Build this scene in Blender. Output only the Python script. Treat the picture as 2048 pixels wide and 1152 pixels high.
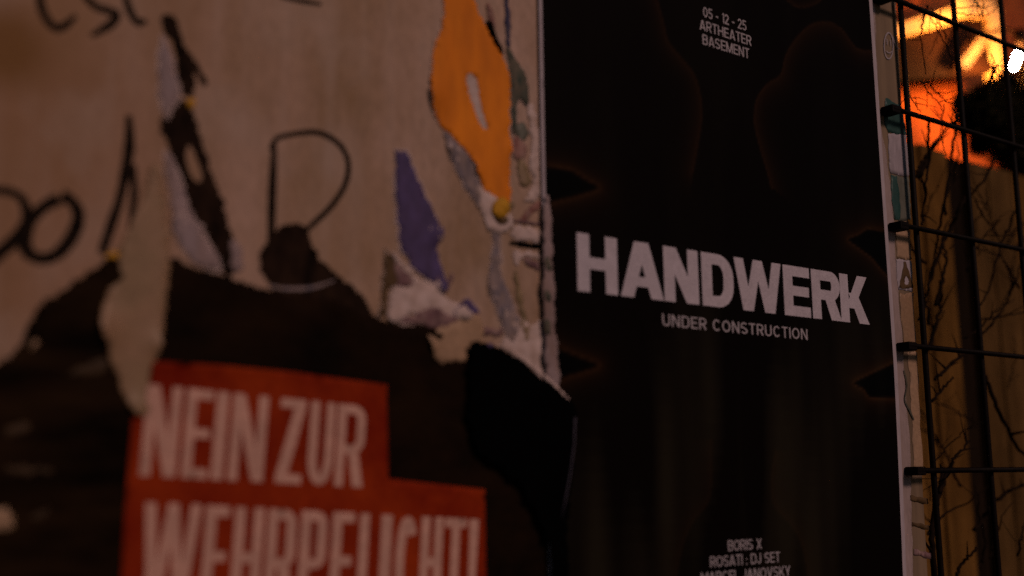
import bpy, bmesh, math, random
import numpy as np
from mathutils import Vector, Matrix, noise
from mathutils.geometry import delaunay_2d_cdt

random.seed(7)
for o in list(bpy.data.objects):
    bpy.data.objects.remove(o)
S = bpy.context.scene
COL = S.collection

# ------------------------------------------------------------------ camera
# world frame: X runs along the poster wall, Y goes into it (wall face at y = 0), Z is up
DIST, EYE = 0.92, 1.60
FPX = 2318.565                                    # focal length in photo pixels (2048 wide)
R = np.array([[0.794889, 0.09004217, 0.60003657],
              [-0.60662567, 0.13834354, 0.78285782],
              [-0.01252097, -0.98628265, 0.16458965]])
cam = bpy.data.cameras.new('camera')
cam_o = bpy.data.objects.new('camera', cam)
COL.objects.link(cam_o)
mw = Matrix.Identity(4)
for i in range(3):
    mw[i][0], mw[i][1], mw[i][2] = R[i][0], -R[i][1], -R[i][2]
mw[0][3], mw[1][3], mw[2][3] = 0.0, -DIST, EYE
cam_o.matrix_world = mw
cam.sensor_width = 36.0
cam.lens = FPX / 2048 * 36
cam.clip_start, cam.clip_end = 0.05, 200
cam.dof.use_dof = True
cam.dof.focus_distance = 1.56
cam.dof.aperture_fstop = 1.75
S.camera = cam_o

# ------------------------------------------------------------------ sky, light, exposure
SUN_DIR = Vector((0.16, -0.80, 0.58)).normalized()   # direction towards the light
wd = bpy.data.worlds.new('World')
S.world = wd
wd.use_nodes = True
wn = wd.node_tree
bg = wn.nodes['Background']
sk = wn.nodes.new('ShaderNodeTexSky')
sk.sky_type = 'NISHITA'
sk.sun_disc = False
sk.sun_elevation = math.asin(SUN_DIR.z)
sk.sun_rotation = math.atan2(SUN_DIR.x, SUN_DIR.y)
wn.links.new(sk.outputs[0], bg.inputs[0])
bg.inputs[1].default_value = 0.012
sun = bpy.data.lights.new('sun', 'SUN')
sun.energy = 1.30
sun.angle = math.radians(12)
sun.color = (1.0, 0.68, 0.57)
so = bpy.data.objects.new('sun', sun)
so.rotation_euler = (-SUN_DIR).to_track_quat('-Z', 'Y').to_euler()
so.location = (3, -6, 6)
COL.objects.link(so)
S.view_settings.view_transform = 'Standard'
S.view_settings.look = 'None'
S.view_settings.exposure = 0.0
S.view_settings.gamma = 1.0
S.view_settings.use_curve_mapping = False
S.render.engine = 'CYCLES'
S.cycles.use_denoising = False
S.cycles.use_adaptive_sampling = True
S.cycles.adaptive_threshold = 0.02
S.cycles.sample_clamp_indirect = 2.0

# ------------------------------------------------------------------ helpers
def ray(px, py):
    return R @ np.array([px - 1024.0, py - 576.0, FPX])

def uz(px, py):
    """point of the wall face (x, z) that was surveyed at this place of the photograph"""
    r = ray(px, py)
    return (r[0] / r[1] * DIST, EYE + r[2] / r[1] * DIST)

def at(px, py, y=0.0):
    """surveyed point on the plane parallel to the wall at depth y"""
    r = ray(px, py)
    t = (DIST + y) / r[1]
    return Vector((r[0] * t, y, EYE + r[2] * t))

def tag(o, label=None, cat=None, group=None, kind=None):
    if label: o['label'] = label
    if cat: o['category'] = cat
    if group: o['group'] = group
    if kind: o['kind'] = kind
    return o

def thing(name, loc, label, cat, group=None):
    o = bpy.data.objects.new(name, None)
    o.empty_display_size = 0.05
    o.location = loc
    COL.objects.link(o)
    return tag(o, label, cat, group)

def world_loc(o):
    v = Vector(o.location)
    while o.parent:
        o = o.parent
        v += Vector(o.location)
    return v

def obj(name, verts, faces, m, parent=None, smooth=True):
    """link world-space geometry as one mesh object, its origin in its own middle"""
    vs = np.array([tuple(v) for v in verts], dtype=float)
    c = (vs.min(0) + vs.max(0)) / 2
    me = bpy.data.meshes.new(name)
    me.from_pydata((vs - c).tolist(), [], [tuple(f) for f in faces])
    me.materials.append(m)
    if smooth:
        me.polygons.foreach_set('use_smooth', [True] * len(me.polygons))
    me.update()
    o = bpy.data.objects.new(name, me)
    COL.objects.link(o)
    if parent:
        o.parent = parent
        o.location = Vector(c) - world_loc(parent)
    else:
        o.location = c
    return o

def box(name, lo, hi, m, parent=None, bev=0.0):
    x0, y0, z0 = lo; x1, y1, z1 = hi
    v = [(x0,y0,z0),(x1,y0,z0),(x1,y1,z0),(x0,y1,z0),(x0,y0,z1),(x1,y0,z1),(x1,y1,z1),(x0,y1,z1)]
    f = [(0,3,2,1),(4,5,6,7),(0,1,5,4),(1,2,6,5),(2,3,7,6),(3,0,4,7)]
    o = obj(name, v, f, m, parent, False)
    if bev:
        b = o.modifiers.new('bevel', 'BEVEL'); b.width = bev; b.segments = 2
    return o

def tube_geo(pts, r0, r1=None, n=7, V=None, F=None):
    V = [] if V is None else V; F = [] if F is None else F
    r1 = r0 if r1 is None else r1
    b = len(V); k = len(pts)
    for i, p in enumerate(pts):
        p = Vector(p)
        d = (Vector(pts[min(i+1, k-1)]) - Vector(pts[max(i-1, 0)])).normalized()
        a = d.orthogonal().normalized() if i == 0 else (a - d * a.dot(d)).normalized()
        c = d.cross(a)
        r = r0 + (r1 - r0) * i / max(k-1, 1)
        for j in range(n):
            t = 2*math.pi*j/n
            V.append(p + (a*math.cos(t) + c*math.sin(t)) * r)
    for i in range(k-1):
        for j in range(n):
            F.append((b+i*n+j, b+i*n+(j+1) % n, b+(i+1)*n+(j+1) % n, b+(i+1)*n+j))
    F.append(tuple(b+j for j in range(n))[::-1]); F.append(tuple(b+(k-1)*n+j for j in range(n)))
    return V, F

def catmull(pts, n=4, closed=True):
    P = [Vector(p) for p in pts]; out = []; k = len(P)
    rng = range(k) if closed else range(k-1)
    for i in rng:
        g = lambda j: P[j % k] if closed else P[max(0, min(k-1, j))]
        p0, p1, p2, p3 = g(i-1), g(i), g(i+1), g(i+2)
        for s in range(n):
            t = s / n
            out.append(0.5*((2*p1) + (p2-p0)*t + (2*p0-5*p1+4*p2-p3)*t*t + (3*p1-p0-3*p2+p3)*t**3))
    if not closed: out.append(P[-1])
    return out

def inside(poly, x, y):
    c = np.zeros(np.shape(x), bool)
    n = len(poly)
    for i in range(n):
        x0, y0 = poly[i]; x1, y1 = poly[(i+1) % n]
        if y0 == y1: continue
        k = ((y0 > y) != (y1 > y)) & (x < (x1-x0)*(y-y0)/(y1-y0) + x0)
        c ^= k
    return c

def resample(poly, step):
    out = []
    for i in range(len(poly)):
        a = Vector(poly[i][:2]); b = Vector(poly[(i+1) % len(poly)][:2])
        k = max(1, int((b-a).length / step))
        out += [tuple(a.lerp(b, j/k)) for j in range(k)]
    return out

def sheet(polys, holes, step):
    """triangulate the union of 2-D outlines with inner points, so that it can curl"""
    V, Fc = [], []
    for p in polys + holes:
        q = resample(p, step)
        Fc.append(list(range(len(V), len(V)+len(q)))); V += [Vector(a) for a in q]
    if step < 0.5:
        a = np.array([tuple(v) for v in V])
        gx = np.arange(a[:,0].min(), a[:,0].max(), step); gz = np.arange(a[:,1].min(), a[:,1].max(), step)
        X, Z = np.meshgrid(gx, gz)
        rs = np.random.RandomState(3)
        X = (X + rs.uniform(-.25,.25,X.shape)*step).ravel(); Z = (Z + rs.uniform(-.25,.25,Z.shape)*step).ravel()
        k = np.zeros(X.shape, bool)
        for p in polys: k |= inside(p, X, Z)
        V += [Vector((x, z)) for x, z in zip(X[k], Z[k])]
    v, e, f, _, _, _ = delaunay_2d_cdt(V, [], Fc, 0, 1e-7)
    v = np.array([tuple(q) for q in v]); f = np.array([t for t in f])
    c = v[f].mean(1)
    k = np.zeros(len(f), bool)
    for p in polys: k |= inside(p, c[:,0], c[:,1])
    for p in holes: k &= ~inside(p, c[:,0], c[:,1])
    f = f[k]
    u, inv = np.unique(f, return_inverse=True)
    return v[u], inv.reshape(-1, 3)

def flat(name, polys, h, m, parent=None, holes=(), step=0.006, thick=0.0):
    """paper or print on the wall: polys in wall metres, h(x, z) = distance in front of the wall face"""
    v, f = sheet([list(map(tuple, p)) for p in polys], [list(map(tuple, p)) for p in holes], step)
    vs = [(x, -h(x, z), z) for x, z in v]
    a = v[f]
    s = (a[:,1,0]-a[:,0,0])*(a[:,2,1]-a[:,0,1]) - (a[:,1,1]-a[:,0,1])*(a[:,2,0]-a[:,0,0])
    f = [tuple(t) if s[i] > 0 else tuple(t[::-1]) for i, t in enumerate(f.tolist())]
    o = obj(name, vs, f, m, parent)
    if thick:
        md = o.modifiers.new('thickness', 'SOLIDIFY'); md.thickness = thick; md.offset = 1.0
    return o

def nz(x, z, s, k=0.0):
    return noise.noise(Vector((x*s + k, z*s - k, k*1.7)))

def torn(pts, n=4, jit=0.0012, off=0.0, seed=1, closed=True, smooth=True):
    """an outline surveyed on the photograph -> torn paper outline in wall metres"""
    P = [uz(*p) for p in pts]
    rs = random.Random(seed)
    if smooth:
        P = [tuple(q) for q in catmull(P, 2)]
    for lev in range(3):
        Q = []
        for i in range(len(P)):
            a = Vector(P[i]); b = Vector(P[(i+1) % len(P)]); d = b - a
            Q.append(tuple(a))
            if d.length > .0016:
                k = max(-jit*2.2, min(jit*2.2, rs.gauss(0, .19)*d.length)) / max(d.length, 1e-6)
                Q.append(tuple(a + d*rs.uniform(.38, .62) + Vector((-d.y, d.x))*k))
        P = Q
    return P

# ------------------------------------------------------------------ materials
def mat(name, c, rough=0.75, spec=0.25, var=0.25, scale=30.0, stretch=(1,1,1), bump=0.15, bscale=220.0, c2=None, metal=0.0, fine=0.12):
    m = bpy.data.materials.new(name); m.use_nodes = True
    N = m.node_tree.nodes; L = m.node_tree.links; b = N['Principled BSDF']
    g = N.new('ShaderNodeNewGeometry')
    mp = N.new('ShaderNodeMapping'); mp.inputs['Scale'].default_value = stretch
    L.new(g.outputs['Position'], mp.inputs[0])
    n1 = N.new('ShaderNodeTexNoise'); n1.inputs['Scale'].default_value = scale; n1.inputs['Detail'].default_value = 6
    n1.inputs['Roughness'].default_value = 0.6
    L.new(mp.outputs[0], n1.inputs['Vector'])
    rp = N.new('ShaderNodeValToRGB')
    c2 = c2 or tuple(x*(1-var) for x in c)
    rp.color_ramp.elements[0].position = 0.32; rp.color_ramp.elements[0].color = (*c2, 1)
    rp.color_ramp.elements[1].position = 0.66; rp.color_ramp.elements[1].color = (*c, 1)
    L.new(n1.outputs[0], rp.inputs[0])
    n2 = N.new('ShaderNodeTexNoise'); n2.inputs['Scale'].default_value = bscale; n2.inputs['Detail'].default_value = 4
    L.new(mp.outputs[0], n2.inputs['Vector'])
    mr = N.new('ShaderNodeMapRange'); mr.inputs[1].default_value = .3; mr.inputs[2].default_value = .7
    mr.inputs[3].default_value = 1 - fine; mr.inputs[4].default_value = 1 + fine
    L.new(n2.outputs[0], mr.inputs[0])
    mx = N.new('ShaderNodeMix'); mx.data_type = 'RGBA'; mx.blend_type = 'MULTIPLY'; mx.inputs[0].default_value = 1
    L.new(rp.outputs[0], mx.inputs[6]); L.new(mr.outputs[0], mx.inputs[7])
    L.new(mx.outputs[2], b.inputs['Base Color'])
    b.inputs['Roughness'].default_value = rough
    b.inputs['Specular IOR Level'].default_value = spec
    b.inputs['Metallic'].default_value = metal
    if bump:
        bp = N.new('ShaderNodeBump'); bp.inputs['Strength'].default_value = bump; bp.inputs['Distance'].default_value = 0.002
        L.new(n2.outputs[0], bp.inputs['Height']); L.new(bp.outputs[0], b.inputs['Normal'])
    return m

def emit(name, c, s):
    m = bpy.data.materials.new(name); m.use_nodes = True
    b = m.node_tree.nodes['Principled BSDF']
    b.inputs['Base Color'].default_value = (0.02, 0.02, 0.02, 1)
    b.inputs['Emission Color'].default_value = (*c, 1); b.inputs['Emission Strength'].default_value = s
    return m

def paper_wall_mat():
    """pasted white paper gone grey and brown: broad stains, painted light falloff to the left, vertical paste streaks, fine crosswise wrinkles"""
    m = mat('pasted_paper', (0.385, 0.250, 0.198), var=0.22, scale=9, stretch=(1,1,0.45), bump=0.5, bscale=160, c2=(0.225, 0.135, 0.078))
    N = m.node_tree.nodes; L = m.node_tree.links; b = N['Principled BSDF']
    src = b.inputs['Base Color'].links[0].from_socket
    g = N.new('ShaderNodeNewGeometry')
    def layer(src, scale, stretch, lo, hi, col, amt):
        mp = N.new('ShaderNodeMapping'); mp.inputs['Scale'].default_value = stretch
        L.new(g.outputs['Position'], mp.inputs[0])
        n = N.new('ShaderNodeTexNoise'); n.inputs['Scale'].default_value = scale; n.inputs['Detail'].default_value = 5
        L.new(mp.outputs[0], n.inputs['Vector'])
        r = N.new('ShaderNodeMapRange'); r.inputs[1].default_value = lo; r.inputs[2].default_value = hi
        r.inputs[3].default_value = 0; r.inputs[4].default_value = amt
        L.new(n.outputs[0], r.inputs[0])
        x = N.new('ShaderNodeMix'); x.data_type = 'RGBA'; L.new(r.outputs[0], x.inputs[0])
        L.new(src, x.inputs[6]); x.inputs[7].default_value = (*col, 1)
        return x.outputs[2]
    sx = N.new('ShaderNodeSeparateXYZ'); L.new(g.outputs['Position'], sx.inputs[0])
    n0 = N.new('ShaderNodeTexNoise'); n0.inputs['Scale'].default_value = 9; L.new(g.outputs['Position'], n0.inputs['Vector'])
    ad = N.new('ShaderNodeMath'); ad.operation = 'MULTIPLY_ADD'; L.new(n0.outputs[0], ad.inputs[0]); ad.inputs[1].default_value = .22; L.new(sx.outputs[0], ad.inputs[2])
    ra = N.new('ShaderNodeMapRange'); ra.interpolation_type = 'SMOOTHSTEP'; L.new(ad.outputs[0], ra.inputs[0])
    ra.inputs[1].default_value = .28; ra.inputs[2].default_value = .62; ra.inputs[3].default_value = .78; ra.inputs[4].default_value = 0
    xa = N.new('ShaderNodeMix'); xa.data_type = 'RGBA'; L.new(ra.outputs[0], xa.inputs[0]); L.new(src, xa.inputs[6]); xa.inputs[7].default_value = (0.225, 0.110, 0.052, 1)  # light falling off to the left, painted in as browner paper
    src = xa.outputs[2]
    s = layer(src, 5, (1,1,1), .45, .75, (0.23, 0.13, 0.06), .6)
    s = layer(s, 40, (1,1,0.06), .5, .8, (0.42, 0.315, 0.28), .32)
    s = layer(s, 13, (1,1,.7), .52, .72, (0.36, 0.265, 0.225), .5)
    s = layer(s, 26, (1,1,0.08), .55, .85, (0.20, 0.125, 0.085), .25)
    # an old yellow-brown stain of paste towards the upper left corner
    v = N.new('ShaderNodeVectorMath'); v.operation = 'DISTANCE'
    v.inputs[1].default_value = at(5, 95); L.new(g.outputs['Position'], v.inputs[0])
    r = N.new('ShaderNodeMapRange'); r.interpolation_type = 'SMOOTHSTEP'
    r.inputs[1].default_value = .012; r.inputs[2].default_value = .05; r.inputs[3].default_value = .85; r.inputs[4].default_value = 0
    L.new(v.outputs['Value'], r.inputs[0])
    x = N.new('ShaderNodeMix'); x.data_type = 'RGBA'; L.new(r.outputs[0], x.inputs[0])
    L.new(s, x.inputs[6]); x.inputs[7].default_value = (0.15, 0.065, 0.012, 1)
    L.new(x.outputs[2], b.inputs['Base Color'])
    return m

M = dict(
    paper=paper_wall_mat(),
    ply=mat('weathered_board', (0.21, 0.14, 0.088), scale=14, stretch=(1,1,.12), c2=(0.10, 0.066, 0.042), bump=.3, bscale=90),
    marker=mat('black_marker', (0.016, 0.009, 0.006), rough=.7, spec=.03, scale=90, bump=0, c2=(0.0035, 0.002, 0.0014)),
    brush=mat('black_paint', (0.024, 0.012, 0.0075), rough=.75, spec=.03, scale=70, stretch=(1,1,.35), bump=.1, c2=(0.0035, 0.0018, 0.0012)),
    orange=mat('orange_paper', (0.66, 0.185, 0.0028), var=.12, scale=34, stretch=(1,1,.25), bump=.3, bscale=90, c2=(0.50, 0.128, 0.0015)),
    blue=mat('blue_violet_paper', (0.066, 0.045, 0.130), scale=130, stretch=(1,1,.55), bump=.5, bscale=90, c2=(0.052, 0.032, 0.085), fine=.2),
    white=mat('white_paper', (0.50, 0.385, 0.37), var=.2, scale=60, c2=(0.36, 0.255, 0.22), bump=.9, bscale=70),
    lilac=mat('lilac_paper', (0.265, 0.20, 0.215), var=.2, scale=60, stretch=(1,1,.3), c2=(0.20, 0.13, 0.115), bump=.9, bscale=70),
    tan=mat('tan_tape', (0.262, 0.150, 0.090), var=.2, scale=20, c2=(0.205, 0.125, 0.066), rough=.5, spec=.3, bump=.12),
    paleTan=mat('masking_tape', (0.33, 0.205, 0.128), var=.2, scale=40, rough=.6, bump=.15),
    plum=mat('plum_print', (0.085, 0.032, 0.045), scale=130, stretch=(1,1,.55), bump=.5, bscale=90, c2=(0.24, 0.15, 0.14), fine=.2),
    darkred=mat('dark_red_print', (0.15, 0.035, 0.03), scale=130, stretch=(1,1,.55), bump=.5, bscale=90, c2=(0.3, 0.2, 0.17), fine=.2),
    dull=mat('dull_brown_paper', (0.045, 0.022, 0.008), var=.6, scale=60, bump=.2),
    brown=mat('brown_print', (0.085, 0.045, 0.016), var=.4, scale=60, bump=.2),
    olive=mat('olive_print', (0.13, 0.09, 0.035), scale=130, stretch=(1,1,.55), bump=.5, bscale=90, c2=(0.28, 0.19, 0.13), fine=.2),
    green=mat('dark_green_print', (0.02, 0.036, 0.029), scale=130, stretch=(1,1,.55), bump=.5, bscale=90, c2=(0.11, 0.085, 0.06), fine=.2),
    navy=mat('navy_print', (0.024, 0.022, 0.07), scale=130, stretch=(1,1,.55), bump=.5, bscale=90, c2=(0.06, 0.05, 0.07), fine=.2),
    greyblue=mat('grey_blue_print', (0.12, 0.1, 0.125), scale=130, stretch=(1,1,.55), bump=.5, bscale=90, c2=(0.24, 0.17, 0.15), fine=.2),
    yellow=mat('yellow_tape', (0.46, 0.22, 0.010), var=.3, scale=80, bump=.2),
    dark=mat('dark_brown_poster', (0.0125, 0.0055, 0.0024), var=.8, scale=13, stretch=(1,1,1.6), c2=(0.0035, 0.0018, 0.0011), rough=.75, spec=.03, bump=.15),
    dim=mat('blackened_paper', (0.018, 0.009, 0.004), var=.8, scale=16, stretch=(.5,1,2.2), c2=(0.002, 0.001, 0.0008), rough=.8, spec=.02, bump=.15),
    black=mat('black_paper', (0.0011, 0.0011, 0.0013), var=.3, scale=30, rough=.8, spec=.01, bump=0.05),
    edge=mat('painted_edge_highlight', (0.055, 0.048, 0.07), var=.3, scale=60, bump=.1),
    red=mat('red_sticker', (0.265, 0.027, 0.003), var=.25, scale=13, c2=(0.140, 0.006, 0.001), rough=.7, spec=.05, bump=.08),
    sticker_white=mat('sticker_lettering', (0.52, 0.285, 0.225), var=.2, scale=40, rough=.6, bump=.05),
    print_white=mat('poster_lettering', (0.44, 0.385, 0.435), var=.12, scale=60, rough=.6, spec=.1, bump=.04, bscale=900, fine=.25),
    print_grey=mat('poster_small_lettering', (0.34, 0.30, 0.33), var=.08, scale=40, rough=.6, spec=.2, bump=.04),
    margin=mat('poster_margin', (0.37, 0.31, 0.345), var=.12, scale=30, stretch=(1,1,.2), bump=.1),
    backing=mat('under_poster', (0.30, 0.225, 0.225), var=.2, scale=22, stretch=(1,1,.25), c2=(0.23, 0.165, 0.15), bump=.2),
    teal=mat('teal_sticker', (0.022, 0.065, 0.058), var=.35, scale=40, stretch=(1,1,.3), rough=.5, bump=.1),
    stickerpale=mat('pale_sticker', (0.34, 0.285, 0.32), var=.3, scale=35, stretch=(1,1,.25), rough=.5, bump=.15),
    sage=mat('grey_green_sticker', (0.13, 0.125, 0.10), var=.4, scale=30, stretch=(1,1,.3), rough=.5, bump=.15),
    steel=mat('dark_steel', (0.006, 0.003, 0.0025), var=.5, scale=90, rough=.6, spec=.06, bump=.25),
    rearwood=mat('rear_board', (0.165, 0.078, 0.019), spec=.03, var=.4, scale=9, stretch=(1,1,.25), c2=(0.062, 0.028, 0.007), bump=.4, bscale=60, fine=.25),
    rearwood2=mat('rear_board_grey', (0.115, 0.06, 0.02), spec=.03, var=.4, scale=11, stretch=(1,1,.25), c2=(0.055, 0.028, 0.009), bump=.4, bscale=60, fine=.25),
    reardark=mat('rear_board_dark', (0.016, 0.009, 0.005), spec=.03, var=.5, scale=12, stretch=(1,1,.3), bump=.4, bscale=60),
    facade=mat('orange_render', (0.26, 0.062, 0.0095), var=.3, scale=7, c2=(0.13, 0.024, 0.003), rough=.85, bump=.3, bscale=50),
    pale=mat('cream_timber', (0.88, 0.60, 0.26), var=.15, scale=10, rough=.7, spec=.05, bump=.1),
    panel=mat('dark_panel', (0.022, 0.009, 0.005), var=.3, scale=10, rough=.8, spec=.03, bump=.1),
    strut=mat('tan_timber', (0.11, 0.075, 0.045), var=.3, scale=12, rough=.7, bump=.2),
    twig=mat('bare_twig', (0.012, 0.006, 0.003), var=.5, scale=80, rough=.85, spec=.05, bump=.3),
    leaf=mat('dark_leaf', (0.028, 0.022, 0.009), var=.7, scale=30, rough=.8, spec=.03, bump=0),
    ground=mat('asphalt', (0.05, 0.048, 0.046), var=.3, scale=5, bump=.5, bscale=60),
)

# ------------------------------------------------------------------ setting: ground
WALL_L, WALL_R, WALL_TOP = -2.4, 1.401, 2.75
gr = obj('ground', [(-30,-30,0),(30,-30,0),(30,30,0),(-30,30,0)], [(0,1,2,3)], M['ground'], None, False)
tag(gr, 'dark asphalt ground in front of and behind the poster wall', 'ground', kind='structure')

# ------------------------------------------------------------------ the poster wall
def wall_h(x, z):
    return 0.0009 + 0.00045*nz(x, z, 14) + 0.0003*nz(x, z*.3, 50, 3)

wall = thing('poster_wall', (WALL_L/2+WALL_R/2, 0, 0), 'boarded wall covered in stained white paper with black scrawled letters', 'wall')
edge_px = [(1795,0),(1808,240),(1825,600),(1842,850),(1858,1152)]
er = lambda z: WALL_R + .0245*(z - EYE - .2)
bb = [(WALL_L,0,0),(er(0),0,0),(er(0),.022,0),(WALL_L,.022,0),(WALL_L,0,WALL_TOP),(er(WALL_TOP),0,WALL_TOP),(er(WALL_TOP),.022,WALL_TOP),(WALL_L,.022,WALL_TOP)]
bd = obj('board', bb, [(0,3,2,1),(4,5,6,7),(0,1,5,4),(1,2,6,5),(2,3,7,6),(3,0,4,7)], M['ply'], wall, False)
bv = bd.modifiers.new('bevel', 'BEVEL'); bv.width = .0015; bv.segments = 2
xL, xR = WALL_L + .01, 0.757
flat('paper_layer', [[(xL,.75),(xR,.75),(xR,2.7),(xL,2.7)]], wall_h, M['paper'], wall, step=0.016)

def ribbon(name, px, w, m, parent, off=0.0004, n=6, hf=wall_h, closed=False):
    """a hand-drawn stroke; w = width in photo pixels at each given point"""
    P = catmull([(*uz(*p), 0) for p in px], n, closed)
    W = [q.x for q in catmull([(a, 0, 0) for a in w], n, closed)]
    V, F = [], []
    k = len(P)
    for i in range(k):
        d = P[min(i+1,k-1)] - P[max(i-1,0)]
        d.normalize(); q = Vector((-d.y, d.x, 0))
        s = W[i] * 0.00050 * 0.5 * (1 + .12*nz(P[i].x, P[i].y, 160))
        for e in (-1, -.4, .4, 1):
            a = P[i] + q*s*e
            V.append((a.x, -(hf(a.x, a.y) + off + i*2e-6), a.y))
    for i in range(k-1):
        for j in range(3):
            F.append((i*4+j, (i+1)*4+j, (i+1)*4+j+1, i*4+j+1))
    return obj(name, V, F, m, parent)

def stroke_poly(name, px, m, holes=(), off=0.0005, n=3):
    return flat(name, [torn(px, n, .0009)], lambda x, z: wall_h(x, z)+off, m, wall,
                holes=[torn(h, n, .0003) for h in holes], step=.008)

# scrawled writing along the top
ribbon('marker_stroke', [(78,-40),(80,5),(92,38),(112,57),(132,50),(150,32)], [14,14,14,13,12,7], M['marker'], wall)
ribbon('marker_stroke', [(165,-14),(188,12),(215,22),(232,30),(222,48),(200,62),(182,72)], [11,13,14,15,14,11,7], M['marker'], wall)
ribbon('marker_stroke', [(246,-40),(254,8),(266,36),(278,46),(292,42)], [12,13,14,13,8], M['marker'], wall)
ribbon('marker_stroke', [(560,-8),(600,2),(642,9)], [9,9,6], M['marker'], wall)
# "po" at the left
ribbon('marker_stroke', [(-60,560),(0,505),(30,478),(52,440),(46,402),(20,384),(-20,380)], [20,20,20,16,14,13,13], M['marker'], wall)
ribbon('marker_stroke', [(118,398),(90,412),(62,440),(48,480),(58,508),(86,518),(118,505),(146,468),(156,430),(142,402),(122,392)],
       [20,18,18,22,20,18,20,22,20,18,22], M['marker'], wall)
# the tall A: thin left leg and brushed right leg
ribbon('marker_stroke', [(257,232),(258,290),(250,345),(238,400),(220,455),(203,508)], [10,18,17,15,17,14], M['marker'], wall)
ribbon('marker_stroke', [(264,330),(268,380),(264,420),(258,458)], [12,12,11,6], M['marker'], wall, off=.0006)
stroke_poly('paint_stroke', [(322,42),(330,28),(348,34),(358,58),(366,88),(386,120),(406,150),(414,168),(407,173),(396,152),(385,138),
            (389,165),(386,192),(366,192),(356,160),(352,118),(345,88),(328,66)], M['brush'])
stroke_poly('paint_stroke', [(320,250),(330,224),(350,208),(366,200),(378,212),(388,242),(402,285),(416,330),(432,372),(446,415),(462,468),(468,520),
            (462,560),(440,545),(420,500),(396,462),(378,415),(364,370),(350,328),(334,290)], M['brush'],
            holes=[[(372,300),(381,292),(392,318),(404,350),(398,366),(385,356),(374,335)]])
# the R: thin stem, open bowl and a blob of paint below
ribbon('marker_stroke', [(547,286),(545,340),(543,400),(542,460),(541,520)], [9,14,16,15,16], M['marker'], wall)
ribbon('marker_stroke', [(540,300),(552,278),(590,268),(636,266),(676,288),(695,325),(688,372),(660,414),(625,448),(604,468)],
       [8,8,9,10,10,11,11,11,10,9], M['marker'], wall, off=.0006)
stroke_poly('paint_stroke', [(520,505),(534,488),(548,460),(572,450),(592,447),(612,458),(620,482),(634,512),(660,540),(692,566),(722,590),(742,630),(740,665),
            (640,640),(560,600),(535,565),(519,535)], M['brush'])

# ------------------------------------------------------------------ the black event poster
PK = (DIST - .0052) / DIST
def puz(px, py):
    x, z = uz(px, py)
    return (x*PK, EYE + (z - EYE)*PK)
def pk(P): return [[(x*PK, EYE + (z - EYE)*PK) for x, z in p] for p in P]
PX0, PX1 = 0.7475, 1.3405
def pxr(z): return PX1 - .0105*min(1.0, max(0.0, (EYE + .16 - z)/.28))**1.3
PZ0, PZ1 = EYE - .21, EYE + .70
def poster_h(x, z):
    t = (z - PZ0) / (PZ1 - PZ0)
    amp = 0.0010 * (1.25 - t)
    w = nz(x*1.0, z*.12, 11, 2) + .55*nz(x, z*.15, 26, 5)
    return 0.0046 + amp*w

def print_mat():
    m = bpy.data.materials.new('poster_print_with_sheen'); m.use_nodes = True
    N = m.node_tree.nodes; L = m.node_tree.links; b = N['Principled BSDF']
    a = N.new('ShaderNodeVertexColor'); a.layer_name = 'print'
    L.new(a.outputs[0], b.inputs['Base Color'])
    b.inputs['Roughness'].default_value = .5; b.inputs['Specular IOR Level'].default_value = .03
    g = N.new('ShaderNodeNewGeometry'); n = N.new('ShaderNodeTexNoise'); n.inputs['Scale'].default_value = 400
    L.new(g.outputs['Position'], n.inputs['Vector'])
    bp = N.new('ShaderNodeBump'); bp.inputs['Strength'].default_value = .06; bp.inputs['Distance'].default_value = .001
    L.new(n.outputs[0], bp.inputs['Height']); L.new(bp.outputs[0], b.inputs['Normal'])
    return m

poster = thing('event_poster', (PX0/2+PX1/2, -.006, PZ0), 'large black event poster with big white word HANDWERK', 'poster')
NX, NZ = 200, 300
gx = np.linspace(PX0, PX1, NX); gz = np.linspace(PZ0, PZ1, NZ)
GX, GZ = np.meshgrid(gx, gz)
GX = PX0 + (GX - PX0)*(np.array([pxr(z) for z in gz])[:,None] - PX0)/(PX1 - PX0)
vs = [(x, -poster_h(x, z), z) for x, z in zip(GX.ravel(), GZ.ravel())]
fs = [(j*NX+i, j*NX+i+1, (j+1)*NX+i+1, (j+1)*NX+i) for j in range(NZ-1) for i in range(NX-1)]
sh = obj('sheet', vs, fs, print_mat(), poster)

def cdist(pts):
    d = np.full(GX.shape, 1e9)
    P = [tuple(q) for q in catmull([puz(*p) for p in pts], 5, False)]
    for (x0,z0),(x1,z1) in zip(P[:-1], P[1:]):
        dx, dz = x1-x0, z1-z0
        t = np.clip(((GX-x0)*dx+(GZ-z0)*dz)/(dx*dx+dz*dz+1e-12), 0, 1)
        d = np.minimum(d, np.hypot(GX-x0-t*dx, GZ-z0-t*dz))
    return d, P
glow = np.zeros(GX.shape); dk = np.ones(GX.shape)
def outline(pts, region, amp, wide, sharp=0.0012):
    """printed rim of light: soft towards the figure (region side), sharp on the other side"""
    global glow
    d, P = cdist(pts)
    ins = inside(P + [puz(*q) for q in region], GX, GZ)
    k = np.where(ins, .22*np.exp(-d/.003)+.8*np.exp(-d/(wide*1.5)), np.exp(-d/sharp))
    glow = np.maximum(glow, amp*k)
c1 = [(1310,-20),(1326,40),(1337,82),(1360,112),(1388,148),(1401,190),(1404,235),(1396,290),(1386,345)]
outline(c1, [(1380,420),(1000,420),(1000,-60)], .22, .010)
c2 = [(1760,102),(1720,99),(1702,82),(1684,58),(1655,44),(1622,50),(1592,78),(1572,112),(1562,150),(1536,168),(1514,200),(1510,245),(1521,295),(1536,345),(1543,375)]
outline(c2, [(1600,420),(1800,420),(1800,102)], .24, .011)
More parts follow.
